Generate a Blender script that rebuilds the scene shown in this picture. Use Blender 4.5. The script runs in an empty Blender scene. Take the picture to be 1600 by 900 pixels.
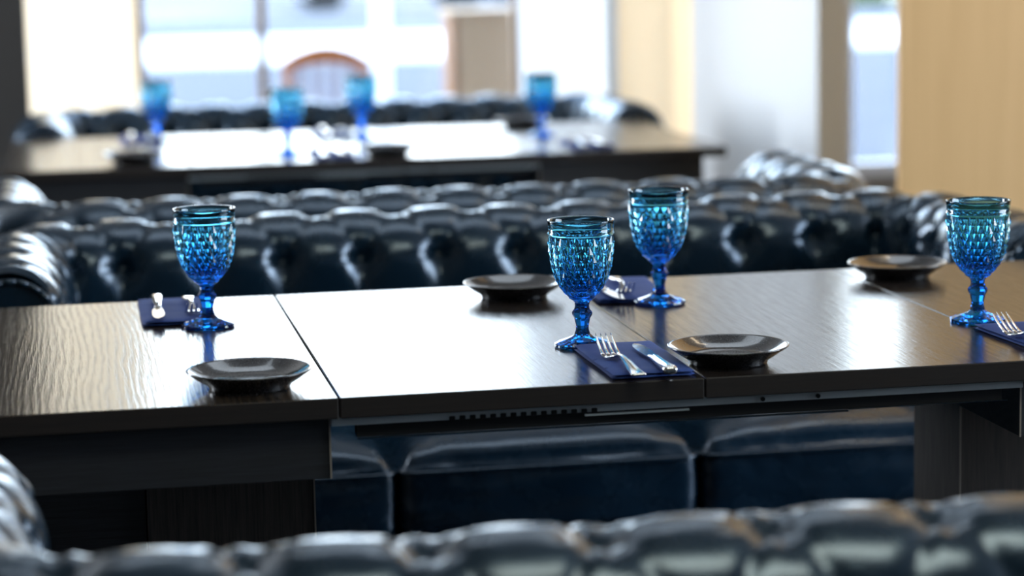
import bpy, bmesh, math, random
from math import sin, cos, pi, sqrt, exp, radians
from mathutils import Vector, Matrix, noise
random.seed(4)
S = bpy.context.scene
C = S.collection

# ------------------------------------------------------------------ camera
YAW, PITCH, ROLL = radians(10.5), math.atan(550/3778), 0.020
fw = Vector((sin(YAW)*cos(PITCH), cos(YAW)*cos(PITCH), -sin(PITCH)))
r0 = Vector((cos(YAW), -sin(YAW), 0)); u0 = r0.cross(fw)
rr = r0*cos(ROLL) - u0*sin(ROLL); uu = u0*cos(ROLL) + r0*sin(ROLL)
cd = bpy.data.cameras.new('camera'); cam = bpy.data.objects.new('camera', cd); C.objects.link(cam)
m = Matrix((rr, uu, -fw)).transposed().to_4x4(); m.translation = (0, 0, 1.266)
cam.matrix_world = m
cd.sensor_width = 36; cd.lens = 36*3778/1600
cd.clip_start = .05; cd.clip_end = 400
cd.dof.use_dof = True; cd.dof.focus_distance = 3.01; cd.dof.aperture_fstop = 85/30
S.camera = cam
S.cycles.max_bounces = 20; S.cycles.transmission_bounces = 20; S.cycles.glossy_bounces = 8

# ------------------------------------------------------------------ world, sun, daylight
S.view_settings.view_transform = 'Standard'; S.view_settings.look = 'None'
S.view_settings.gamma = 1; S.view_settings.use_curve_mapping = False
S.view_settings.exposure = 0.0
w = bpy.data.worlds.new('sky'); S.world = w; w.use_nodes = True
wn = w.node_tree.nodes; wl = w.node_tree.links
bg = wn['Background']
tc = wn.new('ShaderNodeTexCoord'); sx = wn.new('ShaderNodeSeparateXYZ'); cr = wn.new('ShaderNodeValToRGB')
wl.new(tc.outputs['Generated'], sx.inputs[0]); wl.new(sx.outputs['Z'], cr.inputs[0]); wl.new(cr.outputs[0], bg.inputs[0])
cr.color_ramp.elements[0].position = 0.0; cr.color_ramp.elements[0].color = (.92, .95, 1, 1)
cr.color_ramp.elements[1].position = 0.7; cr.color_ramp.elements[1].color = (.42, .62, 1, 1)
e = cr.color_ramp.elements.new(.2); e.color = (.78, .89, 1, 1)
bg.inputs[1].default_value = 8.5

def lamp(name, kind, loc, direction, energy, color, size=None, sy=None, angle=None):
    l = bpy.data.lights.new(name, kind); l.energy = energy; l.color = color
    if kind == 'AREA': l.shape = 'RECTANGLE'; l.size = size; l.size_y = sy
    if angle is not None: l.angle = angle
    o = bpy.data.objects.new(name, l); C.objects.link(o); o.location = loc
    o.rotation_euler = Vector(direction).to_track_quat('-Z', 'Y').to_euler()
    return o
lamp('sun', 'SUN', (0, 20, 20), (.35, -.75, -1.0), 4.5, (1, .93, .82), angle=radians(1))
# daylight from the right window; unseen left lamp added to brighten the white fins
lamp('daylight_right', 'AREA', (5.8, 2.0, 1.8), (-1, .05, -.12), 115, (.68, .83, 1), 3.0, 2.0)
lamp('fin_fill_left', 'AREA', (-2.75, 6.9, 1.75), (1, 0, -.1), 150, (.86, .93, 1), 1.6, 2.2)

# unseen fill lamps added overhead to brighten the dim booths
lamp('overhead_fill_front', 'AREA', (1.0, 1.2, 3.05), (0, .1, -1), 26, (.95, 1, .84), 1.6, .7)
lamp('overhead_fill_back', 'AREA', (.8, 4.4, 3.05), (0, 0, -1), 13, (.78, .89, 1), 2.2, .8)
# warm ceiling washer in front of the gold partition
lamp('ceiling_washer', 'AREA', (3.0, 4.3, 3.05), (0, .55, -1), 14, (1, .80, .55), 2.4, .25)

# ------------------------------------------------------------------ materials
def M(name, col, rough=.5, metal=0, spec=.5, coat=0, coat_r=.1, sheen=0, ior=None):
    mt = bpy.data.materials.new(name); mt.use_nodes = True
    b = mt.node_tree.nodes['Principled BSDF']
    b.inputs['Base Color'].default_value = (*col, 1); b.inputs['Roughness'].default_value = rough
    b.inputs['Metallic'].default_value = metal; b.inputs['Specular IOR Level'].default_value = spec
    b.inputs['Coat Weight'].default_value = coat; b.inputs['Coat Roughness'].default_value = coat_r
    b.inputs['Sheen Weight'].default_value = sheen
    if ior: b.inputs['IOR'].default_value = ior
    return mt
def nd(mt, t, **k):
    n = mt.node_tree.nodes.new(t)
    for a, v in k.items(): setattr(n, a, v)
    return n
def coords(mt, scale, rot=(0, 0, 0)):
    t = nd(mt, 'ShaderNodeTexCoord'); mp = nd(mt, 'ShaderNodeMapping')
    mp.inputs['Scale'].default_value = scale; mp.inputs['Rotation'].default_value = rot
    mt.node_tree.links.new(t.outputs['Object'], mp.inputs[0]); return mp.outputs[0]
def noise_n(mt, vec, scale, detail=4, rough=.5, dist=0):
    n = nd(mt, 'ShaderNodeTexNoise'); n.inputs['Scale'].default_value = scale
    n.inputs['Detail'].default_value = detail; n.inputs['Roughness'].default_value = rough
    n.inputs['Distortion'].default_value = dist
    if vec: mt.node_tree.links.new(vec, n.inputs['Vector'])
    return n.outputs['Fac']
def ramp(mt, fac, stops):
    r = nd(mt, 'ShaderNodeValToRGB'); e = r.color_ramp.elements
    while len(e) < len(stops): e.new(.5)
    for i, (p, c) in enumerate(stops):
        e[i].position = p; e[i].color = (*c, 1) if len(c) == 3 else c
    mt.node_tree.links.new(fac, r.inputs[0]); return r.outputs[0]
def bump(mt, h, strength, dist):
    b = nd(mt, 'ShaderNodeBump'); b.inputs['Strength'].default_value = strength; b.inputs['Distance'].default_value = dist
    mt.node_tree.links.new(h, b.inputs['Height'])
    mt.node_tree.links.new(b.outputs[0], mt.node_tree.nodes['Principled BSDF'].inputs['Normal']); return b
def setin(mt, name, out): mt.node_tree.links.new(out, mt.node_tree.nodes['Principled BSDF'].inputs[name])
def mathn(mt, op, a, b=None, v=None):
    n = nd(mt, 'ShaderNodeMath', operation=op); mt.node_tree.links.new(a, n.inputs[0])
    if b is not None: mt.node_tree.links.new(b, n.inputs[1])
    if v is not None: n.inputs[1].default_value = v
    return n.outputs[0]

def wood(name, scale_along_y=True, dark=(.010, .008, .008), light=(.030, .022, .018), rough=.24, axis=None, ior=1.6, rings=.05, strength=.12, freq=1.0):
    mt = M(name, dark, rough, ior=ior)
    sc = {'y': (9, 1.1, 9), 'x': (1.1, 9, 9), 'z': (9, 9, 1.1)}[axis or 'y']
    v = coords(mt, sc)
    n = noise_n(mt, v, .8, 4, .5, .2)
    sp = nd(mt, 'ShaderNodeSeparateXYZ'); mt.node_tree.links.new(coords(mt, (1, 1, 1)), sp.inputs[0])
    across = sp.outputs[{'y': 'X', 'x': 'Z', 'z': 'X'}[axis or 'y']]
    rings_ = mathn(mt, 'SINE', mathn(mt, 'ADD', mathn(mt, 'MULTIPLY', n, v=52.0*freq**.5), mathn(mt, 'MULTIPLY', across, v=380.0*freq)))
    fsc = {'y': (420, 16, 420), 'x': (16, 420, 420), 'z': (420, 420, 16)}[axis or 'y']
    fine = noise_n(mt, coords(mt, fsc), 1, 3, .6)
    h = mathn(mt, 'ADD', mathn(mt, 'MULTIPLY', rings_, v=rings), mathn(mt, 'MULTIPLY', fine, v=.9))
    setin(mt, 'Base Color', ramp(mt, h, [(.25, dark), (.75, light)]))
    setin(mt, 'Roughness', ramp(mt, h, [(.2, (rough+.09,)*3), (.6, (rough-.03,)*3)]))
    bump(mt, h, strength, .0009)
    return mt
MT_TOP = wood('wenge_veneer', rough=.19, ior=1.8, strength=.10)
MT_TOP2 = wood('wenge_cathedral_veneer', rough=.16, ior=1.8, rings=.16, strength=.16, freq=1.8, light=(.06, .042, .028))
MT_EDGE = wood('wenge_edge', axis='x', rough=.42, dark=(.012, .009, .008), light=(.026, .019, .016))
MT_APRON = wood('wenge_apron', axis='x', rough=.5, dark=(.010, .011, .014), light=(.026, .028, .036))
MT_LEG = wood('wenge_pedestal', axis='z', rough=.5, dark=(.018, .014, .012), light=(.07, .055, .045))
MT_BAND = M('pale_edge_band', (.25, .22, .19), .5)
MT_RAIL = M('zinc_rail', (.42, .47, .50), .35, .35)
setin(MT_RAIL, 'Roughness', ramp(MT_RAIL, noise_n(MT_RAIL, coords(MT_RAIL, (1, 1, 1)), 400, 2), [(.3, (.3,)*3), (.7, (.55,)*3)]))
MT_CHAN = M('black_channel', (.012, .013, .015), .4, .6)
MT_STEEL = M('polished_steel', (.78, .77, .76), .13, 1)
MT_PLATE = M('black_glaze', (.008, .008, .010), .16, ior=1.6, coat=.8, coat_r=.06)
_s = noise_n(MT_PLATE, coords(MT_PLATE, (1, 1, 1)), 900, 2, .6)
setin(MT_PLATE, 'Base Color', ramp(MT_PLATE, _s, [(.62, (.007, .007, .009)), (.72, (.10, .095, .095))]))
setin(MT_PLATE, 'Roughness', ramp(MT_PLATE, _s, [(.4, (.14,)*3), (.7, (.36,)*3)]))
bump(MT_PLATE, _s, .12, .0003)
MT_NAP = M('navy_napkin', (.010, .048, .24), .8)
bump(MT_NAP, noise_n(MT_NAP, coords(MT_NAP, (1, 1, 1)), 700, 3), .3, .0006)

def leather(name, col, rough=.24):
    mt = M(name, col, rough, coat=.6, coat_r=.2, ior=1.55)
    _b = mt.node_tree.nodes['Principled BSDF']; _b.inputs['Specular Tint'].default_value = (.62, .80, 1, 1); _b.inputs['Coat Tint'].default_value = (.8, .9, 1, 1)  # blue of sky reflections put into the specular and coat tint
    v = coords(mt, (1, 1, 1))
    big = noise_n(mt, v, 14, 3, .5)
    vo = nd(mt, 'ShaderNodeTexVoronoi'); vo.inputs['Scale'].default_value = 420
    mt.node_tree.links.new(v, vo.inputs['Vector'])
    wr = noise_n(mt, v, 46, 4, .65, .6)
    h = mathn(mt, 'ADD', mathn(mt, 'MULTIPLY', vo.outputs['Distance'], v=.10), mathn(mt, 'MULTIPLY', wr, v=1.0))
    bump(mt, h, .22, .004)
    setin(mt, 'Roughness', ramp(mt, big, [(.35, (rough-.05,)*3), (.7, (rough+.10,)*3)]))
    return mt
MT_LEA = leather('navy_black_leather', (.004, .016, .029))
MT_CUSH = leather('navy_cushion_leather', (.006, .024, .045), .25)
MT_BUT = leather('leather_button', (.003, .005, .008), .4)
MT_FOOT = M('dark_foot', (.01, .008, .007), .4)

def blue_glass():
    """pressed glass tinted in the mass: the thick stem and bowl bottom look deeper blue than the thin wall"""
    mt = bpy.data.materials.new('blue_glass'); mt.use_nodes = True
    nt = mt.node_tree; nt.nodes.clear(); L = nt.links.new
    o = nt.nodes.new('ShaderNodeOutputMaterial'); g = nt.nodes.new('ShaderNodeBsdfRefraction'); gl = nt.nodes.new('ShaderNodeBsdfGlossy')
    fr = nt.nodes.new('ShaderNodeFresnel'); x = nt.nodes.new('ShaderNodeMixShader')
    g.inputs['IOR'].default_value = fr.inputs['IOR'].default_value = 1.5; g.inputs['Roughness'].default_value = gl.inputs['Roughness'].default_value = 0
    gl.inputs['Color'].default_value = (.95, .98, 1, 1)
    tc_ = nt.nodes.new('ShaderNodeTexCoord'); sp = nt.nodes.new('ShaderNodeSeparateXYZ'); mr = nt.nodes.new('ShaderNodeMapRange')
    mr.inputs['From Max'].default_value = .16
    L(tc_.outputs['Object'], sp.inputs[0]); L(sp.outputs['Z'], mr.inputs[0])
    cr_ = nt.nodes.new('ShaderNodeValToRGB'); e = cr_.color_ramp.elements
    for q in (.5,)*3: e.new(q)
    for k, (p_, c_) in enumerate([(0, (.10, .42, .78)), (.40, (.06, .28, .68)), (.50, (.18, .50, .76)), (.75, (.46, .76, .87)), (1, (.56, .82, .90))]):
        e[k].position = p_; e[k].color = (*c_, 1)
    L(mr.outputs[0], cr_.inputs[0]); L(cr_.outputs[0], g.inputs['Color'])
    L(fr.outputs[0], x.inputs[0]); L(g.outputs[0], x.inputs[1]); L(gl.outputs[0], x.inputs[2]); L(x.outputs[0], o.inputs['Surface'])
    return mt
MT_GLASS = blue_glass()
def pane_mat():
    mt = bpy.data.materials.new('window_pane'); mt.use_nodes = True
    nt = mt.node_tree; nt.nodes.clear()
    o = nt.nodes.new('ShaderNodeOutputMaterial'); t = nt.nodes.new('ShaderNodeBsdfTransparent'); g = nt.nodes.new('ShaderNodeBsdfGlossy')
    x = nt.nodes.new('ShaderNodeMixShader'); x.inputs[0].default_value = .05
    t.inputs[0].default_value = (.95, .97, .97, 1); g.inputs['Roughness'].default_value = .02
    nt.links.new(t.outputs[0], x.inputs[1]); nt.links.new(g.outputs[0], x.inputs[2]); nt.links.new(x.outputs[0], o.inputs[0])
    return mt
MT_PANE = pane_mat()
def fabric(name, col, trans, tcol=None):
    mt = bpy.data.materials.new(name); mt.use_nodes = True
    nt = mt.node_tree; nt.nodes.clear()
    o = nt.nodes.new('ShaderNodeOutputMaterial'); d = nt.nodes.new('ShaderNodeBsdfDiffuse'); t = nt.nodes.new('ShaderNodeBsdfTranslucent')
    x = nt.nodes.new('ShaderNodeMixShader'); x.inputs[0].default_value = trans
    d.inputs[0].default_value = (*col, 1); t.inputs[0].default_value = (*(tcol or col), 1)
    nt.links.new(d.outputs[0], x.inputs[1]); nt.links.new(t.outputs[0], x.inputs[2]); nt.links.new(x.outputs[0], o.inputs[0])
    return mt
MT_CREAM = fabric('cream_curtain', (.88, .80, .66), .75, (.96, .88, .76))
MT_GOLDC = fabric('gold_curtain', (.88, .70, .48), .7, (.96, .82, .64))
MT_WHITE = M('white_paint', (.80, .82, .84), .6)
MT_GREYP = M('grey_paint', (.42, .46, .55), .6)
MT_DARKW = M('dark_brown_paint', (.030, .028, .026), .6)
MT_GOLDW = M('gold_wall_covering', (.62, .43, .20), .45)
_g = noise_n(MT_GOLDW, coords(MT_GOLDW, (60, 60, 1.5)), 1, 3)
setin(MT_GOLDW, 'Base Color', ramp(MT_GOLDW, _g, [(.3, (.74, .46, .20)), (.7, (.84, .54, .25))]))
MT_FLOOR = wood('dark_floor_boards', axis='x', rough=.4, dark=(.012, .010, .009), light=(.04, .03, .024))
MT_CEIL = M('ceiling_paint', (.35, .34, .33), .8)
MT_WALL = M('wall_paint', (.22, .20, .18), .8)
MT_FRAME = M('brown_window_frame', (.24, .15, .085), .45)
MT_WFRAME = M('white_window_frame', (.78, .79, .82), .5)
MT_ORANGE = M('orange_wood', (.50, .15, .02), .4)
MT_TAN = M('tan_wood', (.52, .36, .22), .5)
MT_TANS = M('brown_wood', (.30, .13, .045), .5)
def ground(name, a, b, scale):
    mt = M(name, a, .9)
    setin(mt, 'Base Color', ramp(mt, noise_n(mt, coords(mt, (1, 1, 1)), scale, 4), [(.35, a), (.65, b)])); return mt
MT_PAVE = ground('shaded_paving', (.042, .049, .064), (.050, .057, .074), .6)  # shade on the paving put into its grey-blue colour
MT_BRIGHT = ground('sunlit_pale_kerb', (.50, .50, .50), (.60, .60, .58), 3)  # sunlight on this strip put into its pale colour
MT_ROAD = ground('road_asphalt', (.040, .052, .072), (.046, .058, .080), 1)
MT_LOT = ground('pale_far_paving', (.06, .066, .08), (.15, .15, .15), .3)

# ------------------------------------------------------------------ mesh helpers
def mesh(name, vs, fs, mt, parent=None, smooth=False, loc=None):
    me = bpy.data.meshes.new(name); me.from_pydata([tuple(v) for v in vs], [], fs); me.update()
    o = bpy.data.objects.new(name, me); C.objects.link(o)
    if mt: me.materials.append(mt)
    if smooth: me.polygons.foreach_set('use_smooth', [True]*len(me.polygons))
    if parent: o.parent = parent
    if loc: o.location = loc
    return o
def frombm(name, bm, mt, parent=None, smooth=False):
    me = bpy.data.meshes.new(name); bmesh.ops.recalc_face_normals(bm, faces=bm.faces); bm.to_mesh(me); bm.free()
    o = bpy.data.objects.new(name, me); C.objects.link(o)
    if mt: me.materials.append(mt)
    if smooth: me.polygons.foreach_set('use_smooth', [True]*len(me.polygons))
    if parent: o.parent = parent
    return o
def addbox(bm, a, b, bev=0, seg=2):
    r = bmesh.ops.create_cube(bm, size=1); vs = r['verts']
    for v in vs:
        v.co = Vector([(a[i]+b[i])/2 + v.co[i]*(b[i]-a[i]) for i in range(3)])
    if bev:
        es = list({e for v in vs for e in v.link_edges})
        bmesh.ops.bevel(bm, geom=es, offset=bev, segments=seg, affect='EDGES', profile=.5)
def box(name, a, b, mt, parent=None, bev=0, seg=2):
    bm = bmesh.new(); addbox(bm, a, b, bev, seg); return frombm(name, bm, mt, parent)
def thing(name, label, cat, loc=(0, 0, 0), rz=0, group=None):
    o = bpy.data.objects.new(name, None); C.objects.link(o); o.location = loc; o.rotation_euler = (0, 0, rz)
    o.empty_display_size = .05
    o['label'] = label; o['category'] = cat
    if group: o['group'] = group
    return o
def tag(o, label, cat, group=None):
    o['label'] = label; o['category'] = cat
    if group: o['group'] = group
    return o
def struct(o): o['kind'] = 'structure'; return o
def dup(root, loc, rz, label, group=None):
    r = root.copy(); C.objects.link(r); r.location = loc; r.rotation_euler = (0, 0, rz); r['label'] = label
    if group: r['group'] = group
    for ch in root.children:
        c = ch.copy(); C.objects.link(c); c.parent = r
        for g in ch.children:
            d = g.copy(); C.objects.link(d); d.parent = c
    return r
def lathe(prof, n=64, fac=None):
    vs, fs = [], []
    for (r, z) in prof:
        for k in range(n):
            a = 2*pi*k/n; q = r*(fac(a, z) if fac else 1)
            vs.append((q*cos(a), q*sin(a), z))
    for i in range(len(prof)-1):
        for k in range(n):
            k2 = (k+1) % n; fs.append((i*n+k, i*n+k2, (i+1)*n+k2, (i+1)*n+k))
    return vs, fs

# ------------------------------------------------------------------ room shell
struct(box('floor', (-3, -3, -.1), (6, 9.2, 0), MT_FLOOR))
struct(box('ceiling', (-3, -3, 3.1), (6, 9.2, 3.2), MT_CEIL))
# side walls with wide window openings
bm = bmesh.new()
for a, b in (((-3.1, -3, 0), (-3, 9.2, .6)), ((-3.1, -3, 2.85), (-3, 9.2, 3.1)), ((-3.1, -3, .6), (-3, 6.1, 2.85)), ((-3.1, 7.7, .6), (-3, 9.2, 2.85))): addbox(bm, a, b)
struct(frombm('wall_left', bm, MT_WALL))
bm = bmesh.new()
addbox(bm, (-3, -3.1, 0), (6, -3, 3.1))
struct(frombm('wall_front', bm, MT_WALL))
bm = bmesh.new()
for a, b in (((6, -3, 0), (6.1, 9.2, .7)), ((6, -3, 2.85), (6.1, 9.2, 3.1)), ((6, -3, .7), (6.1, .4, 2.85)), ((6, 3.6, .7), (6.1, 9.2, 2.85))): addbox(bm, a, b)
struct(frombm('wall_right', bm, MT_WALL))
WY = 9.1
bm = bmesh.new()
for a, b in (((-3, WY, 0), (6, WY+.12, .30)), ((-3, WY, 2.92), (6, WY+.12, 3.1)), ((-3, WY, .3), (-.62, WY+.12, 2.92)), ((4.2, WY, .3), (6, WY+.12, 2.92))): addbox(bm, a, b)
struct(frombm('wall_back', bm, MT_WALL))
def window(n, x0, x1, mull, fm):
    bm = bmesh.new(); t = .02
    for a, b in (((x0, WY+.02, .3), (x0+t, WY+.09, 2.92)), ((x1-t, WY+.02, .3), (x1, WY+.09, 2.92)),
                 ((x0, WY+.02, .3), (x1, WY+.09, .35)), ((x0, WY+.02, 2.87), (x1, WY+.09, 2.92))): addbox(bm, a, b)
    f = struct(frombm('window_%d' % n, bm, fm))
    box('pane', (x0+t, WY+.05, .35), (x1-t, WY+.056, 2.87), MT_PANE, f)
    for q in mull: box('mullion', (q-.016, WY+.0, .35), (q+.016, WY+.048, 2.87), fm, f)
window(1, -.62, .30, [], MT_FRAME)
window(2, .30, 1.74, [.755], MT_FRAME)
window(3, 1.74, 4.2, [3.05], MT_WFRAME)
# dark pillar at the left, white fin walls, gold partition
struct(box('trim_1', (-.75, 7.7, 0), (-.093, 8.05, 3.1), MT_DARKW))
struct(box('trim_2', (2.02, 6.3, 0), (2.105, 7.62, 3.1), MT_WHITE, bev=.004))
struct(box('trim_3', (1.735, 7.62, 0), (1.775, 9.08, 3.1), MT_WHITE, bev=.004))
struct(box('trim_4', (1.862, 5.2, 0), (4.6, 5.225, 3.1), MT_GOLDW, bev=.003))

def curtain(name, x0, x1, y, z0, z1, amp, waves, mt, label):
    n = waves*14; vs, fs = [], []
    for k, z in enumerate([z0+(z1-z0)*i/8 for i in range(9)]):
        for i in range(n+1):
            t = i/n; vs.append((x0+(x1-x0)*t, y+amp*sin(2*pi*waves*t)+amp*.3*sin(2*pi*waves*.37*t+k*.2), z))
    for k in range(8):
        for i in range(n): a = k*(n+1)+i; fs.append((a, a+1, a+n+2, a+n+1))
    o = mesh(name, vs, fs, mt, smooth=True)
    sd = o.modifiers.new('thickness', 'SOLIDIFY'); sd.thickness = .002
    return tag(o, label, 'curtain')
curtain('curtain', -.30, .285, 9.0, .02, 3.02, .028, 6, MT_CREAM, 'sunlit cream curtain hanging between the dark pillar and the clear window')
curtain('curtain', 1.80, 2.62, 8.35, .02, 3.02, .008, 5, MT_GOLDC, 'golden yellow curtain hanging between the two white wall fins')
bm = bmesh.new(); addbox(bm, (-.35, 8.985, 3.03), (.30, 9.015, 3.1)); struct(frombm('trim_5', bm, MT_WFRAME))
bm = bmesh.new(); addbox(bm, (1.78, 8.335, 3.03), (2.66, 8.365, 3.1)); struct(frombm('trim_6', bm, MT_WFRAME))

# ------------------------------------------------------------------ outdoors
def slab(name, y0, y1, z, mt, x0=-40, x1=60): return struct(box(name, (x0, y0, z-.1), (x1, y1, z), mt))
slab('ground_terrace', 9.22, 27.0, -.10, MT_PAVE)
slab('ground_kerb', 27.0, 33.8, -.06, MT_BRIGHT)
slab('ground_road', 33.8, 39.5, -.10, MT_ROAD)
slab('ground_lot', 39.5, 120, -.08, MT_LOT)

def car(x, y, rz, col, label, s=1.0):
    t = thing('parked_car', label, 'car', (x, y, -.08), rz, None)
    paint = M('car_paint', col, .3, coat=.6); dk = M('car_glass', (.03, .04, .06), .1); ty = M('tyre', (.015,)*3, .8)
    L = 4.3; W = 1.75
    side = [(-2.15, .35), (-2.15, .75), (-2.0, .92), (-1.2, 1.0), (-.75, 1.42), (.7, 1.45), (1.35, 1.02), (2.1, .9), (2.15, .35)]
    vs = []; n = len(side)
    for sgn in (-1, 1):
        for (a, b) in side: vs.append((a, sgn*(W/2-(.14 if b > 1.1 else 0)), b))
    fs = [tuple(range(n)), tuple(range(2*n-1, n-1, -1))]+[(i, (i+1) % n, n+(i+1) % n, n+i) for i in range(n)]
    bm = bmesh.new(); me = bpy.data.meshes.new('t'); me.from_pydata(vs, [], fs); bm.from_mesh(me)
    bmesh.ops.bevel(bm, geom=bm.edges[:], offset=.05, segments=2, affect='EDGES')
    frombm('body', bm, paint, t, True)
    for sgn in (-1, 1):
        o = mesh('side_window', [(-1.02, sgn*.80, 1.04), (-.68, sgn*.755, 1.36), (.62, sgn*.755, 1.38), (1.1, sgn*.80, 1.04),
                           (-1.02, sgn*.70, 1.04), (-.68, sgn*.70, 1.36), (.62, sgn*.70, 1.38), (1.1, sgn*.70, 1.04)],
             [(0, 1, 2, 3), (4, 5, 6, 7), (0, 1, 5, 4), (1, 2, 6, 5), (2, 3, 7, 6), (3, 0, 4, 7)], dk, t)
        o.location.y = sgn*.06
    for xx in (-1.35, 1.35):
        for sgn in (-1, 1):
            bm = bmesh.new(); bmesh.ops.create_cone(bm, cap_ends=True, segments=28, radius1=.32, radius2=.32, depth=.2,
                matrix=Matrix.Translation((xx, sgn*.78, .32)) @ Matrix.Rotation(pi/2, 4, 'X'))
            frombm('wheel', bm, ty, t)
    return t
car(6.4, 47, .05, (.75, .77, .80), 'pale car parked far outside left of the thin brown window mullion')
car(10.6, 50, 0, (.62, .68, .78), 'silver blue car parked outside behind the orange wooden chair')
car(15.2, 52, .1, (.10, .10, .14), 'dark car parked far outside between the white post and the wooden cabinet')
car(20.3, 58, 0, (.7, .7, .68), 'whitish car parked outside above the wooden cabinet')
# clipped hedge piece
def blob(name, loc, rad, mt, label, cat, seed=1):
    bm = bmesh.new(); bmesh.ops.create_icosphere(bm, subdivisions=5, radius=1)
    for v in bm.verts:
        d = 1+.25*noise.noise(v.co*3+Vector((seed, 0, 0)))+.12*noise.noise(v.co*11)
        v.co = Vector((v.co.x*rad[0]*d, v.co.y*rad[1]*d, max(v.co.z, -.85)*rad[2]*d))
    o = frombm(name, bm, mt, None, True); o.location = loc; return tag(o, label, cat)
MT_GREEN = M('hedge_green', (.10, .16, .07), .8)
blob('green_hedge', (14.2, 41.5, .12), (1.15, .4, .24), MT_GREEN, 'low green hedge outside beside the far road', 'hedge')
# white post outside
t = thing('metal_post', 'white metal post standing outside right of the orange chair', 'post', (2.05, 15.5, -.10))
bm = bmesh.new(); bmesh.ops.create_cone(bm, cap_ends=True, segments=32, radius1=.055, radius2=.05, depth=3.2, matrix=Matrix.Translation((0, 0, 1.6)))
frombm('pole', bm, MT_WFRAME, t, False)
vs, fs = lathe([(.0, 0), (.12, 0), (.12, .02), (.07, .05), (.056, .08)], 32); mesh('base_plate', vs, fs, MT_WFRAME, t)
# orange wooden chair outside
def terrace_chair(x, y, z0):
    t = thing('terrace_chair', 'orange brown wooden chair with arched backrest outside the window', 'chair', (x, y, z0), 0)
    H = .93; Wd = .31
    for sx_ in (-1, 1):
        box('leg', (sx_*Wd/2-.018, -.018, 0), (sx_*Wd/2+.018, .018, H-.07), MT_ORANGE, t, .004)
        box('leg', (sx_*Wd/2-.018, .36, 0), (sx_*Wd/2+.018, .40, .46), MT_ORANGE, t, .004)
    box('seat', (-Wd/2-.02, -.02, .46), (Wd/2+.02, .42, .50), M('seat_pad', (.55, .5, .55), .7), t, .012)
    vs, fs = [], []; n = 24
    for k in range(n+1):
        u = -1+2*k/n; x_ = u*(Wd/2+.025); top = H-.065+.065*cos(u*pi/2)**.8 if abs(u) < 1 else H-.065
        bot = H-.095+.028*cos(u*pi/2)
        vs += [(x_, -.016, bot), (x_, -.016, top), (x_, .016, top), (x_, .016, bot)]
    for k in range(n):
        a = 4*k
        fs += [(a, a+1, a+5, a+4), (a+1, a+2, a+6, a+5), (a+2, a+3, a+7, a+6), (a+3, a, a+4, a+7)]
    fs += [(0, 1, 2, 3), (4*n+3, 4*n+2, 4*n+1, 4*n)]
    mesh('crest_rail', vs, fs, MT_ORANGE, t)
    sl = M('pale_slat', (.50, .47, .60), .5)
    for k in range(4):
        q = -Wd/2+.055+k*(Wd-.11)/3; box('slat', (q-.017, -.008, .5), (q+.017, .008, H-.075), sl, t, .003)
    box('rail', (-Wd/2, -.01, .54), (Wd/2, .01, .57), MT_ORANGE, t, .003)
terrace_chair(1.085, 9.98, -.10)
t = thing('wooden_cabinet', 'tall narrow tan wooden cabinet outside the window beside the white fin', 'cabinet', (1.70, 9.75, -.10), 0)
box('body', (-.115, -.12, 0), (.135, .12, 1.05), MT_TAN, t, .004)
box('side_panel', (-.142, -.125, 0), (-.116, .12, 1.05), MT_TANS, t, .003)
box('top', (-.15, -.135, 1.051), (.145, .13, 1.075), MT_TAN, t, .005)
box('door', (-.100, -.132, .06), (.120, -.1205, 1.0), MT_TAN, t, .003)

# ------------------------------------------------------------------ tufted sofas
PR = .09                 # roll radius
def profile():
    """(outward offset from crest line, height, v) - v = arc length, 0 at the crest"""
    zc = .70; pts = []
    arc = PR*pi/2
    for k in range(14): pts.append((-PR+.012*(1-k/14), .38+(zc-.38)*k/14, -arc-(zc-.38)*(1-k/14)))
    n = 44
    for k in range(n+1):
        a = pi - (pi+.9)*k/n
        pts.append((PR*cos(a), zc+PR*sin(a), -arc+PR*(pi-a)))
    a = -.9; o0, z0, v0 = PR*cos(a), zc+PR*sin(a), PR*(pi/2+.9)
    for k in range(1, 11):
        t = k/10; pts.append((o0+(.045-o0)*min(1, t*3), z0+(.10-z0)*t, v0+(z0-.10)*t))
    return pts
def tuft(u, v, p, q, v0, ph, seed):
    """height of the padded surface above the nominal one"""
    vv = v-v0; j = vv/q; i = (u-ph)/p - j/2
    row = round(j)
    if j < -1:      # below the lower row of buttons the diamonds open into upright pleats
        i2 = (u-ph)/p+.5; d = abs(sin(pi*i2)); h = .013*d**.36-.012
        fade = 1
    else:
        d = abs(sin(pi*i))*abs(sin(pi*(i+j))); am = .0095+.0035*min(1, abs(j)); h = am*d**.32-am+.001; fade = 1
    if j > 1.35: fade = max(0, 1-(j-1.35)/.35)
    if vv < -q-.22: fade = max(.3, 1-(-q-.22-vv)/.1)
    # button wells
    for jr in (-1, 0, 1):
        uu_ = (u-ph)/p - (.5 if jr else 0); du = (uu_-round(uu_))*p; dv = (j-jr)*q
        r = sqrt(du*du+dv*dv); h -= (.026 if jr == -1 else .016)*exp(-(r/(.024 if jr == -1 else .023))**2)
        # radiating pleats round the button
        if r < .07 and r > 1e-5:
            an = math.atan2(dv, du); h += .0022*sin(an*9+seed)*exp(-((r-.028)/.020)**2)
    h += .0025*noise.noise(Vector((u*9+seed, v*9, 0)))
    return h*fade
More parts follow.
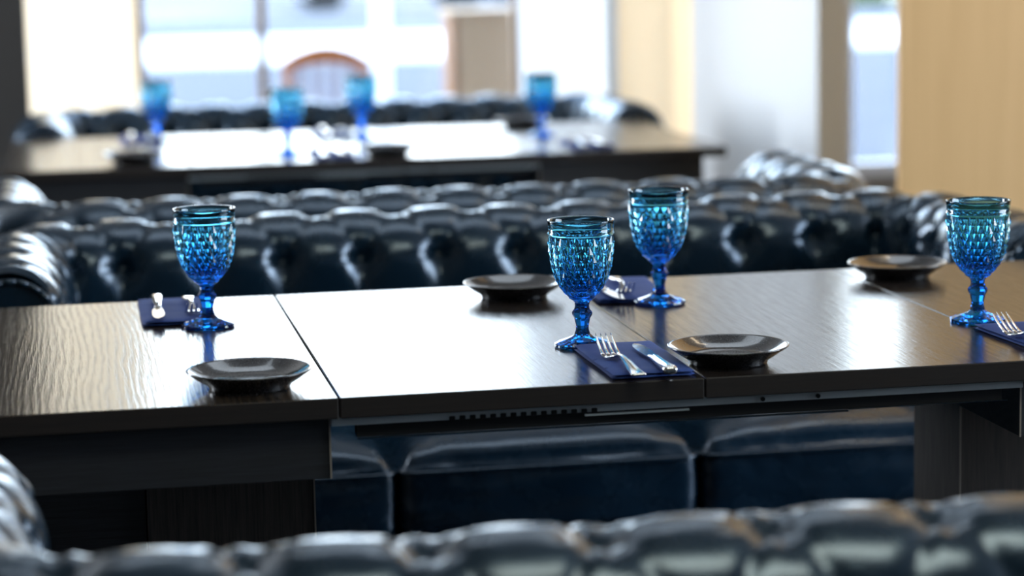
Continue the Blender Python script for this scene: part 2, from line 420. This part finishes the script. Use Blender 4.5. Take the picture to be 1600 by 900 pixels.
def sofa(name, label, loc, rz, ph, W=1.66, L=.56, p=.138, q=.137, v0=.012, seed=0, res=.0075, group=None):
    t = thing(name, label, 'sofa', loc, rz, group)
    R = .15; prof = profile()
    # crest path: from the left arm front, round the back, to the right arm front (front = -y, back crest at y=0)
    ls = L-R; lc = R*pi/2; lb = W-2*R; total = 2*ls+2*lc+lb
    def path(u):   # returns point and outward normal;  u=0 in the middle of the back
        s = u+total/2
        if s < ls: return Vector((-W/2, -L+s)), Vector((-1, 0))
        s -= ls
        if s < lc:
            a = s/R; c = Vector((-W/2+R, -R)); nrm = Vector((-cos(a), sin(a))); return c+nrm*R, nrm
        s -= lc
        if s < lb: return Vector((-W/2+R+s, 0)), Vector((0, 1))
        s -= lb
        if s < lc:
            a = s/R; c = Vector((W/2-R, -R)); nrm = Vector((sin(a), cos(a))); return c+nrm*R, nrm
        s -= lc
        return Vector((W/2, -R-s)), Vector((1, 0))
    pn = []
    for k in range(len(prof)):
        a = prof[max(0, k-1)]; b = prof[min(len(prof)-1, k+1)]
        d = Vector((b[0]-a[0], b[1]-a[1])).normalized(); pn.append(Vector((-d.y, d.x)))
    def section(nm, ua, ub, par, capa=False, capb=False):
        n = max(2, int((ub-ua)/res)); vs, fs = [], []; m_ = len(prof)
        for i in range(n+1):
            u = ua+(ub-ua)*i/n; P, N = path(u)
            edge = 1.0
            if capa: edge = min(edge, sqrt(max(0, 1-(1-min(1, (u-ua)/.02))**2)))
            if capb: edge = min(edge, sqrt(max(0, 1-(1-min(1, (ub-u)/.02))**2)))
            for k, (o_, z_, v_) in enumerate(prof):
                h = tuft(u, v_, p, q, v0, ph, seed)-.012*(1-edge)
                oo = o_+pn[k].x*h; zz = z_+pn[k].y*h
                vs.append((P.x+N.x*oo, P.y+N.y*oo, zz))
        for i in range(n):
            for k in range(m_-1):
                a = i*m_+k; fs.append((a, a+m_, a+m_+1, a+1))
        if capa: fs.append(tuple(range(m_-1, -1, -1)))
        if capb: fs.append(tuple(n*m_+k for k in range(m_)))
        return mesh(nm, vs, fs, MT_LEA, par, True)
    ue = total/2; uc = lb/2+lc/2
    section('backrest', -uc, uc, t)
    la = section('armrest', -ue, -uc, t, capa=True)
    ra = section('armrest', uc, ue, t, capb=True)
    # scroll shaped front panels of the arms with a welt
    for sgn, par in ((-1, la), (1, ra)):
        ring = []
        for (o_, z_, v_) in prof[::3]:
            ring.append((o_*.80-.004, (z_-.45)*.93+.45))
        vs = [(sgn*(W/2+a), -L-.006, b) for a, b in ring]+[(sgn*(W/2+a), -L+.004, b) for a, b in ring]
        n = len(ring); fs = [tuple(range(n)), tuple(range(2*n-1, n-1, -1))]+[(i, (i+1) % n, n+(i+1) % n, n+i) for i in range(n)]
        mesh('arm_front_panel', vs, fs, MT_LEA, par)
        bmw = bmesh.new()
        for i in range(n-1):
            a = Vector((sgn*(W/2+ring[i][0]), -L-.008, ring[i][1])); b = Vector((sgn*(W/2+ring[i+1][0]), -L-.008, ring[i+1][1]))
            d = b-a; mm = Matrix.Translation((a+b)/2) @ d.to_track_quat('Z', 'Y').to_matrix().to_4x4()
            bmesh.ops.create_cone(bmw, cap_ends=True, segments=8, radius1=.005, radius2=.005, depth=d.length*1.15, matrix=mm)
        frombm('welt', bmw, MT_LEA, par, True)
    # buttons sitting in the wells
    bvs, bfs = lathe([(.0001, .004), (.004, .0036), (.007, .0018), (.008, -.001)], 14)
    bme = None; cnt = 0
    for jr in (-1, 0, 1):
        vb = v0+jr*q
        # locate the profile station
        k = min(range(len(prof)), key=lambda k_: abs(prof[k_][2]-vb))
        iu = int(total/2/p)+2
        for ii in range(-iu, iu+1):
            u = ph+(ii+(.5 if jr else 0))*p
            if abs(u) > ue-.03: continue
            P, N = path(u); o_, z_, _v = prof[k]; h = tuft(u, vb, p, q, v0, ph, seed)+.001
            pos = Vector((P.x+N.x*(o_+pn[k].x*h), P.y+N.y*(o_+pn[k].x*h), z_+pn[k].y*h))
            nn = Vector((N.x*pn[k].x, N.y*pn[k].x, pn[k].y))
            if bme is None:
                ob = mesh('button', bvs, bfs, MT_BUT, t, True); bme = ob.data
            else:
                ob = bpy.data.objects.new('button', bme); C.objects.link(ob); ob.parent = t
            ob.location = pos; ob.rotation_euler = nn.to_track_quat('Z', 'Y').to_euler(); cnt += 1
    # upholstered base and front rail
    box('seat_base', (-W/2+.10, -L-.005, .10), (W/2-.10, -.05, .322), MT_LEA, t, .02, 3)
    # three cushions
    iw = W-2*PR-.012; cw = iw/3
    for c in range(3):
        seat_cushion(t, -iw/2+cw*(c+.5), cw-.010, -L-.012, -PR-.012)
    for sx_ in (-1, 1):
        for yy in (-L+.06, -.06):
            vs, fs = lathe([(.0, 0), (.022, 0), (.03, .03), (.038, .07), (.03, .10), (0, .10)], 20)
            mesh('foot', vs, fs, MT_FOOT, t, True, (sx_*(W/2-.16), yy, 0))
    return t
def seat_cushion(parent, cx, wd, y0, y1):
    z0, z1 = .325, .452; hx, hy, hz = wd/2, (y1-y0)/2, (z1-z0)/2
    cy, cz = (y0+y1)/2, (z0+z1)/2; r = .026
    bm = bmesh.new(); bmesh.ops.create_cube(bm, size=2); bmesh.ops.subdivide_edges(bm, edges=bm.edges[:], cuts=39, use_grid_fill=True)
    for v in bm.verts:
        a, b, c = v.co
        # concentrate stations towards the rims
        f = lambda q: math.copysign(abs(q)**.75, q)
        X, Y, Z = f(a)*hx, f(b)*hy, c*hz
        core = Vector((max(-hx+r, min(hx-r, X)), max(-hy+r, min(hy-r, Y)), max(-hz+r, min(hz-r, Z))))
        d = Vector((X, Y, Z))-core
        if d.length > 1e-6: Pn = core+d.normalized()*r
        else: Pn = Vector((X, Y, Z))
        e = (1-abs(a)**3.2)*(1-abs(b)**3.2)
        if c > .5: Pn.z += .040*max(0, e)**.8*(c-.5)/.5
        if b < -.9 or abs(a) > .9:    # sides belly out a little
            q = (1-c*c)
            if b < -.9: Pn.y -= .008*q*(1-a*a)
            if abs(a) > .9: Pn.x += math.copysign(.004*q, a)
            # short upright creases under the front seam
            if b < -.9: Pn.y += .0030*noise.noise(Vector((X*42+cx*7, c*2.2, 3)))*(.4+.6*max(0, c))
            if b < -.9: Pn.y += .004*noise.noise(Vector((X*9+cx*5, c*2, 9)))
        if c > .5: Pn.z += .004*noise.noise(Vector((X*9+cx*3, Y*9, 1)))+.0022*noise.noise(Vector((X*30, Y*30+cx, 5)))*(abs(a)**3+abs(b)**3)
        v.co = Pn+Vector((cx, cy, cz))
    o = frombm('seat_cushion', bm, MT_CUSH, parent, True)
    # piping round the upper rim
    pts = []; n = 18; rc = .03
    for (qx, qy, a0) in ((1, 1, 0), (-1, 1, pi/2), (-1, -1, pi), (1, -1, 3*pi/2)):
        for k in range(7):
            a = a0+k*pi/12
            pts.append(Vector((cx+qx*(hx-rc+.001)+rc*cos(a), cy+qy*(hy-rc+.003)+rc*sin(a)-(.004 if qy < 0 else 0), z1-.017)))
    vs, fs = [], []; m_ = len(pts); s8 = 8
    for i, P in enumerate(pts):
        T = (pts[(i+1) % m_]-pts[i-1]).normalized(); N = Vector((T.y, -T.x, 0))
        for k in range(s8):
            a = 2*pi*k/s8; vs.append(P+N*.0042*cos(a)+Vector((0, 0, 1))*.0042*sin(a))
    for i in range(m_):
        for k in range(s8):
            fs.append((i*s8+k, ((i+1) % m_)*s8+k, ((i+1) % m_)*s8+(k+1) % s8, i*s8+(k+1) % s8))
    mesh('piping', vs, fs, MT_CUSH, o, True)

XC = .74
sofa('tufted_sofa', 'navy leather tufted sofa facing the camera right behind the front dining table', (XC, 4.25, 0), 0, ph=.508-.138/2-XC, seed=1)
sofa('tufted_sofa', 'tufted leather sofa with its back to the camera in the extreme foreground', (XC, 1.885, 0), pi, ph=XC-.559, seed=2, res=.006, p=.143, L=.50, W=1.72)
sofa('tufted_sofa', 'tufted leather sofa turned away from camera, back to back with the front booth sofa', (XC-.03, 4.58, 0), pi, ph=.03, seed=3, L=.56)
sofa('tufted_sofa', 'farthest tufted leather sofa, under the windows behind the back dining table', (XC+.04, 7.24, 0), 0, ph=.02, seed=4)

# ------------------------------------------------------------------ dining tables
def dining_table(label, loc, first=None):
    """local x from -.14 to 1.588, y from 0 (near edge) to .83, top at .75"""
    t = thing('dining_table', label, 'table', loc)
    xs = [-.14, .297, .727, 1.157, 1.588]; g = .0009
    for k in range(4):
        bm = bmesh.new(); addbox(bm, (xs[k]+g, 0, .7255), (xs[k+1]-g, .83, .75), .0012, 1)
        o = frombm('table_leaf', bm, first if (k == 0 and first) else MT_TOP, t); o.data.materials.append(MT_EDGE)
        for f in o.data.polygons:
            if abs(f.normal.z) < .6: f.material_index = 1
    for (a, b, px0, px1) in ((-.085, .288, .085, .298), (1.127, 1.535, 1.168, 1.40)):
        ap = box('apron', (a, .022, .652), (b, .80, .7245), MT_APRON, t, .0008, 1)
        e = b if a < 0 else a
        box('edge_band', (e-.0016, .0195, .6525), (e+.0004, .0218, .724), MT_BAND, ap)
        if a < 0: box('side_panel', (-.06, .335, .02), (px0-.001, .495, .6515), MT_APRON, t, .0008, 1)
        else: box('side_panel', (px1+.001, .335, .02), (1.50, .495, .6515), MT_APRON, t, .0008, 1)
        pd = box('pedestal', (px0, .325, .02), (px1, .505, .6515), MT_LEG, t, .0008, 1)
        e = px1 if a < 0 else px0
        box('edge_band', (e-.0016, .3228, .03), (e+.0004, .3248, .651), MT_BAND, pd)
        box('foot', (px0-.05, .12, 0), (px1+.05, .71, .0195), MT_APRON, t, .002, 1)
    for y in (.012, .790):
        r = box('slide_rail', (.289, y, .7150), (1.126, y+.03, .7250), MT_RAIL, t)
        bm = bmesh.new()
        addbox(bm, (.318, y+.002, .7005), (1.10, y+.026, .7145)); c = frombm('channel', bm, MT_CHAN, r)
        box('lip', (.318, y-.004, .6985), (.905, y+.001, .7002), MT_STEEL, r)
        box('lip', (.905, y-.004, .7010), (1.105, y+.001, .7022), MT_STEEL, r)
        # the toothed strip under the first leaf
        bm = bmesh.new()
        for k in range(15): addbox(bm, (.425+k*.012, y-.0016, .7145), (.432+k*.012, y+.0015, .7195), .0008, 1)
        frombm('toothed_strip', bm, MT_CHAN, r)
        box('strip', (.585, y-.003, .7108), (.71, y+.001, .7128), MT_RAIL, r)
        for q in (.80, .868): 
            bm = bmesh.new(); bmesh.ops.create_cone(bm, cap_ends=True, segments=12, radius1=.0028, radius2=.0028, depth=.003,
                matrix=Matrix.Translation((q, y-.001, .719)) @ Matrix.Rotation(pi/2, 4, 'X')); frombm('screw', bm, MT_CHAN, r)
    box('latch', (1.128, .008, .7210), (1.20, .0215, .7232), MT_STEEL, t)
    return t
dining_table('long dark wooden extending table in front, with visible leaf joints and metal rails', (0, 2.695, 0), MT_TOP2)
T2 = dining_table('dark wooden dining table in the blurred background, below the windows', (0, 5.665, 0))
T2.scale = (1, 1.12, 1)

# ------------------------------------------------------------------ goblets
def goblet_mesh():
    NC = 24; zs0, zs1 = .064, .1425
    # smooth outer radius of the bowl
    tab = [(.058, .0125), (.062, .0150), (.068, .0215), (.074, .0260), (.082, .0306), (.092, .0345), (.103, .0372), (.115, .0390), (.130, .0402), (.145, .0408), (.1605, .0418)]
    def rb(z):
        for (a, b), (c, d) in zip(tab, tab[1:]):
            if z <= c: return b+(d-b)*(z-a)/(c-a)
        return tab[-1][1]
    # row heights shrink towards the bottom like the girth does
    z = zs0; rows = [z]
    while True:
        dz = .0098*(rb(z)/.040)**.9
        z += dz
        if z > zs1-.001: break
        rows.append(z)
    k = (zs1-zs0)/(rows[-1]-zs0); rows = [zs0+(q-zs0)*k for q in rows]
    n = NC*2; vs, fs = [], []
    def ring(r, z, fac=None):
        b = len(vs)
        for i in range(n):
            a = 2*pi*i/n; q = r*(fac(a) if fac else 1); vs.append((q*cos(a), q*sin(a), z))
        return b
    def bridge(a, b):
        for i in range(n): fs.append((a+i, a+(i+1) % n, b+(i+1) % n, b+i))
    oct_ = lambda k_: (lambda a: 1-k_*(1-cos(pi/8)/cos(((a+pi/8) % (pi/4))-pi/8)))
    def fl(a): return 1+.012*cos(12*a)
    # foot and stem from below
    c0 = len(vs); vs.append((0, 0, .0035)); b = ring(.020, .0030)
    for i in range(n): fs.append((c0, b+(i+1) % n, b+i))
    prev = b
    for (r, z, f) in [(.031, 0, None), (.0350, 0, fl), (.0362, .0018, fl), (.0358, .0042, fl), (.0300, .0068, fl), (.0200, .0102, fl), (.0135, .0128, fl), (.0100, .0160, oct_(.9)),
                      (.0083, .0215, oct_(1)), (.0081, .0270, oct_(1)), (.0095, .0325, oct_(1)), (.0100, .0355, oct_(1)), (.0118, .0385, oct_(1)), (.0131, .0415, oct_(1)),
                      (.0128, .0440, oct_(1)), (.0100, .0475, oct_(1)), (.0090, .0515, oct_(1)), (.0095, .0555, oct_(1)), (.0120, .0585, oct_(.5)), (.0165, .0615, None)]:
        b = ring(r, z, f); bridge(prev, b); prev = b
    base = None
    for j, z in enumerate(rows):
        b = len(vs)
        for i in range(n):
            a = 2*pi*i/n; apex = (i+j) % 2 == 1
            r = rb(z)+(.0022*(rb(z)/.04) if apex else 0)
            if j in (0, len(rows)-1): r = rb(z)+.0004
            vs.append((r*cos(a), r*sin(a), z))
        if j == 0: bridge(prev, b)
        else:
            for i in range(n):
                i2 = (i+1) % n; A, B, D, E = prev+i, prev+i2, b+i2, b+i
                if (i+j-1) % 2 == 0: fs.append((A, B, D)); fs.append((A, D, E))
                else: fs.append((A, B, E)); fs.append((B, D, E))
        prev = b
    ledge = None
    sm_from = len(fs)
    for (r, z) in [(.0424, .1436), (.0426, .1450), (.0412, .1464), (.0413, .1530), (.0420, .1592), (.0424, .1606), (.0418, .1615), (.0406, .1614), (.0396, .1603), (.0392, .1540),
                   (.0388, .1460), (.0382, .1350), (.0372, .120), (.0354, .105), (.0325, .092), (.0283, .081), (.0225, .0735), (.015, .0695), (.007, .068)]:
        b = ring(r, z); bridge(prev, b); prev = b
    c1 = len(vs); vs.append((0, 0, .0676))
    for i in range(n): fs.append((prev+i, prev+(i+1) % n, c1))
    me = bpy.data.meshes.new('goblet'); me.from_pydata(vs, [], fs); me.update()
    for k_, f in enumerate(me.polygons): f.use_smooth = k_ >= sm_from
    me.materials.append(MT_GLASS); return me
GOB = goblet_mesh()
for (x, y, rz, lab, grp) in [
    (.637, 2.954, .05, 'blue diamond-cut goblet at the front centre, beside the blue napkin with fork and knife', 'goblets on the front table'),
    (.817, 3.270, .2, 'blue diamond-cut goblet near the table far edge, just right behind the front centre goblet', 'goblets on the front table'),
    (.184, 3.258, .1, 'blue diamond-cut goblet alone at the left of the front table', 'goblets on the front table'),
    (1.178, 2.988, 0, 'blue diamond-cut goblet at the right edge of the picture on the front table', 'goblets on the front table'),
    (.247, 6.36, 0, 'leftmost of the four blurred blue goblets on the back table', 'goblets on the back table'),
    (.540, 5.86, 0, 'second blurred blue goblet from the left on the back table, left of the orange chair', 'goblets on the back table'),
    (.775, 6.30, 0, 'third of the four blurred blue goblets on the back table, counted from the left', 'goblets on the back table'),
    (1.228, 6.16, 0, 'rightmost blurred blue goblet on the back table, before the white fin wall', 'goblets on the back table')]:
    o = bpy.data.objects.new('water_goblet', GOB); C.objects.link(o); o.location = (x, y, .7503); o.rotation_euler = (0, 0, rz)
    tag(o, lab, 'goblet', grp)

# ------------------------------------------------------------------ plates
pr = [(0.0, .004), (.030, .0035), (.040, .002), (.0445, 0), (.0470, 0), (.0480, .0030), (.0500, .0060), (.060, .0120), (.0715, .0202), (.0733, .0218), (.0734, .0228), (.0722, .0234),
      (.0700, .0222), (.060, .0160), (.0500, .0112), (.0440, .0094), (.030, .0086), (0.0, .0084)]
vs, fs = lathe(pr, 96); PL = mesh('dinner_plate', vs, fs, MT_PLATE, None, True)
pls = [(.780, 2.784, 'speckled black plate on the front edge of the table, right of the front napkin', 'plates on the front table'),
       (.203, 2.787, 'black plate at the lower left, below the leftmost front goblet', 'plates on the front table'),
       (.632, 3.393, 'black plate near the far edge, left behind the front centre goblet', 'plates on the front table'),
       (1.218, 3.412, 'black plate at the far edge of the front table, left of the rightmost front goblet', 'plates on the front table'),
       (.169, 5.80, 'blurred dark plate at the near left corner area of the back table', 'plates on the back table'),
       (.772, 5.77, 'blurred dark plate on the near edge of the back table, middle', 'plates on the back table'),
       (1.235, 6.46, 'blurred dark plate at the far edge of the back table, behind the rightmost blurred goblet', 'plates on the back table')]
for k, (x, y, lab, grp) in enumerate(pls):
    o = PL if k == 0 else PL.copy()
    if k: C.objects.link(o)
    o.location = (x, y, .7503); tag(o, lab, 'plate', grp)

# ------------------------------------------------------------------ napkins, forks, knives
def napkin_mesh(L, Wd):
    vs, fs = [], []; n = 30; m_ = 14; bm = bmesh.new()
    # folded cloth: two soft layers, each a thin rounded pad
    for lay, (z0, z1, sh) in enumerate(((0, .0036, 0), (.0038, .0076, .0015))):
        top = []; bot = []
        for i in range(n+1):
            rt, rb_ = [], []
            for j in range(m_+1):
                u = -1+2*i/n; v = -1+2*j/m_
                x = v*(Wd/2-.001*lay)*(1+.012*sin(u*3+lay)); y = u*(L/2-.001*lay)+.0012*sin(v*4+lay*2)+sh
                ed = (1-abs(u)**14)*(1-abs(v)**8)
                w_ = .0009*noise.noise(Vector((x*30, y*30, lay*3)))
                rt.append(bm.verts.new((x, y, (z0+z1)/2+(z1-z0)/2*ed**.5+w_*(1 if lay else 0))))
                rb_.append(bm.verts.new((x, y, (z0+z1)/2-(z1-z0)/2*ed**.5)))
            top.append(rt); bot.append(rb_)
        for i in range(n):
            for j in range(m_):
                bm.faces.new((top[i][j], top[i][j+1], top[i+1][j+1], top[i+1][j])); bm.faces.new((bot[i][j], bot[i+1][j], bot[i+1][j+1], bot[i][j+1]))
    bmesh.ops.remove_doubles(bm, verts=bm.verts, dist=.00005)
    return bm
NAP = frombm('folded_napkin', napkin_mesh(.225, .102), MT_NAP, None, True)

def loft(stations, seg=12, closed=True):
    """stations: (y, zc, halfwidth, halfthick, xoff) along +y"""
    vs, fs = [], []
    for (y, zc, w_, h_, xo) in stations:
        for k in range(seg):
            a = 2*pi*k/seg; c_, s_ = cos(a), sin(a)
            vs.append((xo+w_*math.copysign(abs(c_)**.7, c_), y, zc+h_*math.copysign(abs(s_)**.7, s_)))
    n = len(stations)
    for i in range(n-1):
        for k in range(seg): fs.append((i*seg+k, i*seg+(k+1) % seg, (i+1)*seg+(k+1) % seg, (i+1)*seg+k))
    fs.append(tuple(range(seg-1, -1, -1))); fs.append(tuple((n-1)*seg+k for k in range(seg)))
    return vs, fs
def make_fork():
    # y=0 handle end, y=.185 tine tips; z=0 resting plane
    t = thing('fork', '', 'fork')
    hv, hf = loft([(0, .0030, .0070, .0010, 0), (.0015, .0034, .0092, .0016, 0), (.006, .0030, .0090, .0016, 0), (.03, .0044, .0074, .0015, 0), (.06, .0080, .0052, .0016, 0),
                   (.085, .0105, .0036, .0018, 0), (.102, .0100, .0030, .0018, 0), (.112, .0072, .0034, .0016, 0), (.120, .0045, .0062, .0013, 0), (.126, .0030, .0098, .0011, 0),
                   (.134, .0022, .0118, .0010, 0), (.141, .0024, .0122, .0009, 0)])
    mesh('handle', hv, hf, MT_STEEL, t, True)
    for k in range(4):
        x = (-1.5+k)*.00655
        tv, tf = loft([(.139, .0023, .0026, .0009, x*.98), (.150, .0042, .0022, .0009, x), (.160, .0078, .0019, .0009, x), (.172, .0135, .0016, .0008, x*.99), (.182, .0190, .0011, .0007, x*.97), (.188, .0222, .0004, .0004, x*.96)], 8)
        mesh('tine', tv, tf, MT_STEEL, t, True)
    return t
def make_knife():
    t = thing('table_knife', '', 'knife')
    hv, hf = loft([(0, .0052, .0060, .0030, 0), (.002, .0055, .0082, .0046, 0), (.010, .0056, .0088, .0050, 0), (.04, .0052, .0072, .0044, 0), (.07, .0048, .0056, .0036, 0), (.095, .0045, .0046, .0030, 0), (.104, .0045, .0050, .0026, 0)])
    mesh('handle', hv, hf, MT_STEEL, t, True)
    vs, fs = [], []
    st = [(.102, -.004, .004), (.108, -.0050, .0060), (.120, -.0062, .0082), (.140, -.0072, .0092), (.160, -.0078, .0094), (.178, -.0070, .0088), (.190, -.0045, .0070), (.197, -.0015, .0040), (.200, .0005, .0012)]
    for (y, a, b) in st:
        th = .0010
        vs += [(a, y, .0045+.0006), (b, y, .0045+.0001), (b, y, .0045-.0001), (a, y, .0045-.0010)]
    for i in range(len(st)-1):
        q = 4*i
        for k in range(4): fs.append((q+k, q+(k+1) % 4, q+4+(k+1) % 4, q+4+k))
    fs += [(3, 2, 1, 0), tuple(4*(len(st)-1)+k for k in range(4))]
    mesh('blade', vs, fs, MT_STEEL, t, False)
    # recessed line of the handle
    box('handle_inlay', (-.0028, .012, .0092), (.0028, .085, .0103), MT_STEEL, t, .0008, 2)
    return t
FORK = make_fork(); KNIFE = make_knife()
ZN = .7503; ZC = .7588
def setting(k, nap, fork, knife, words):
    o = NAP if k == 0 else NAP.copy()
    if k: C.objects.link(o)
    o.location = (nap[0], nap[1], ZN); o.rotation_euler = (0, 0, nap[2]); tag(o, 'folded navy napkin '+words, 'napkin', 'folded blue napkins')
    for proto, p_, w_ in ((FORK, fork, 'steel fork on the napkin '), (KNIFE, knife, 'steel knife on the napkin ')):
        if p_ is None: continue
        if k == 0: proto.location = (p_[0], p_[1], ZC); proto.rotation_euler = (0, 0, p_[2]); proto['label'] = w_+words; proto['group'] = 'forks on napkins' if proto is FORK else 'knives on napkins'
        else: dup(proto, (p_[0], p_[1], ZC), p_[2], w_+words)
# (x, y, rotation): cutlery origin = handle end, +y of the piece points to tines / blade tip
setting(0, (.670, 2.822, .0), (.643, 2.674, .0), (.682, 2.678, -.02), 'at the near edge beside the front centre goblet')
setting(1, (.148, 3.392, pi), (.168, 3.465, pi), (.124, 3.468, pi-.02), 'at the far left edge of the front table')
setting(2, (.793, 3.395, pi-.10), (.797, 3.462, pi-.13), (.748, 3.44, pi+.06), 'at the far edge between the two middle goblets')
setting(3, (1.205, 2.822, .04), (1.166, 2.682, .03), (1.212, 2.70, 0), 'at the right end of the front table')
setting(4, (.205, 6.44, pi), (.225, 6.50, pi), (.18, 6.51, pi), 'by the leftmost goblet of the back table')
setting(5, (.64, 5.81, 0), (.61, 5.68, 0), (.655, 5.68, 0), 'near side, right of the second back table goblet')
setting(6, (.715, 6.40, pi), (.735, 6.47, pi), (.69, 6.48, pi), 'far side, by the third back table goblet')
setting(7, (1.275, 5.83, 0), (1.245, 5.70, 0), (1.29, 5.70, 0), 'at the near right of the blurred back table')
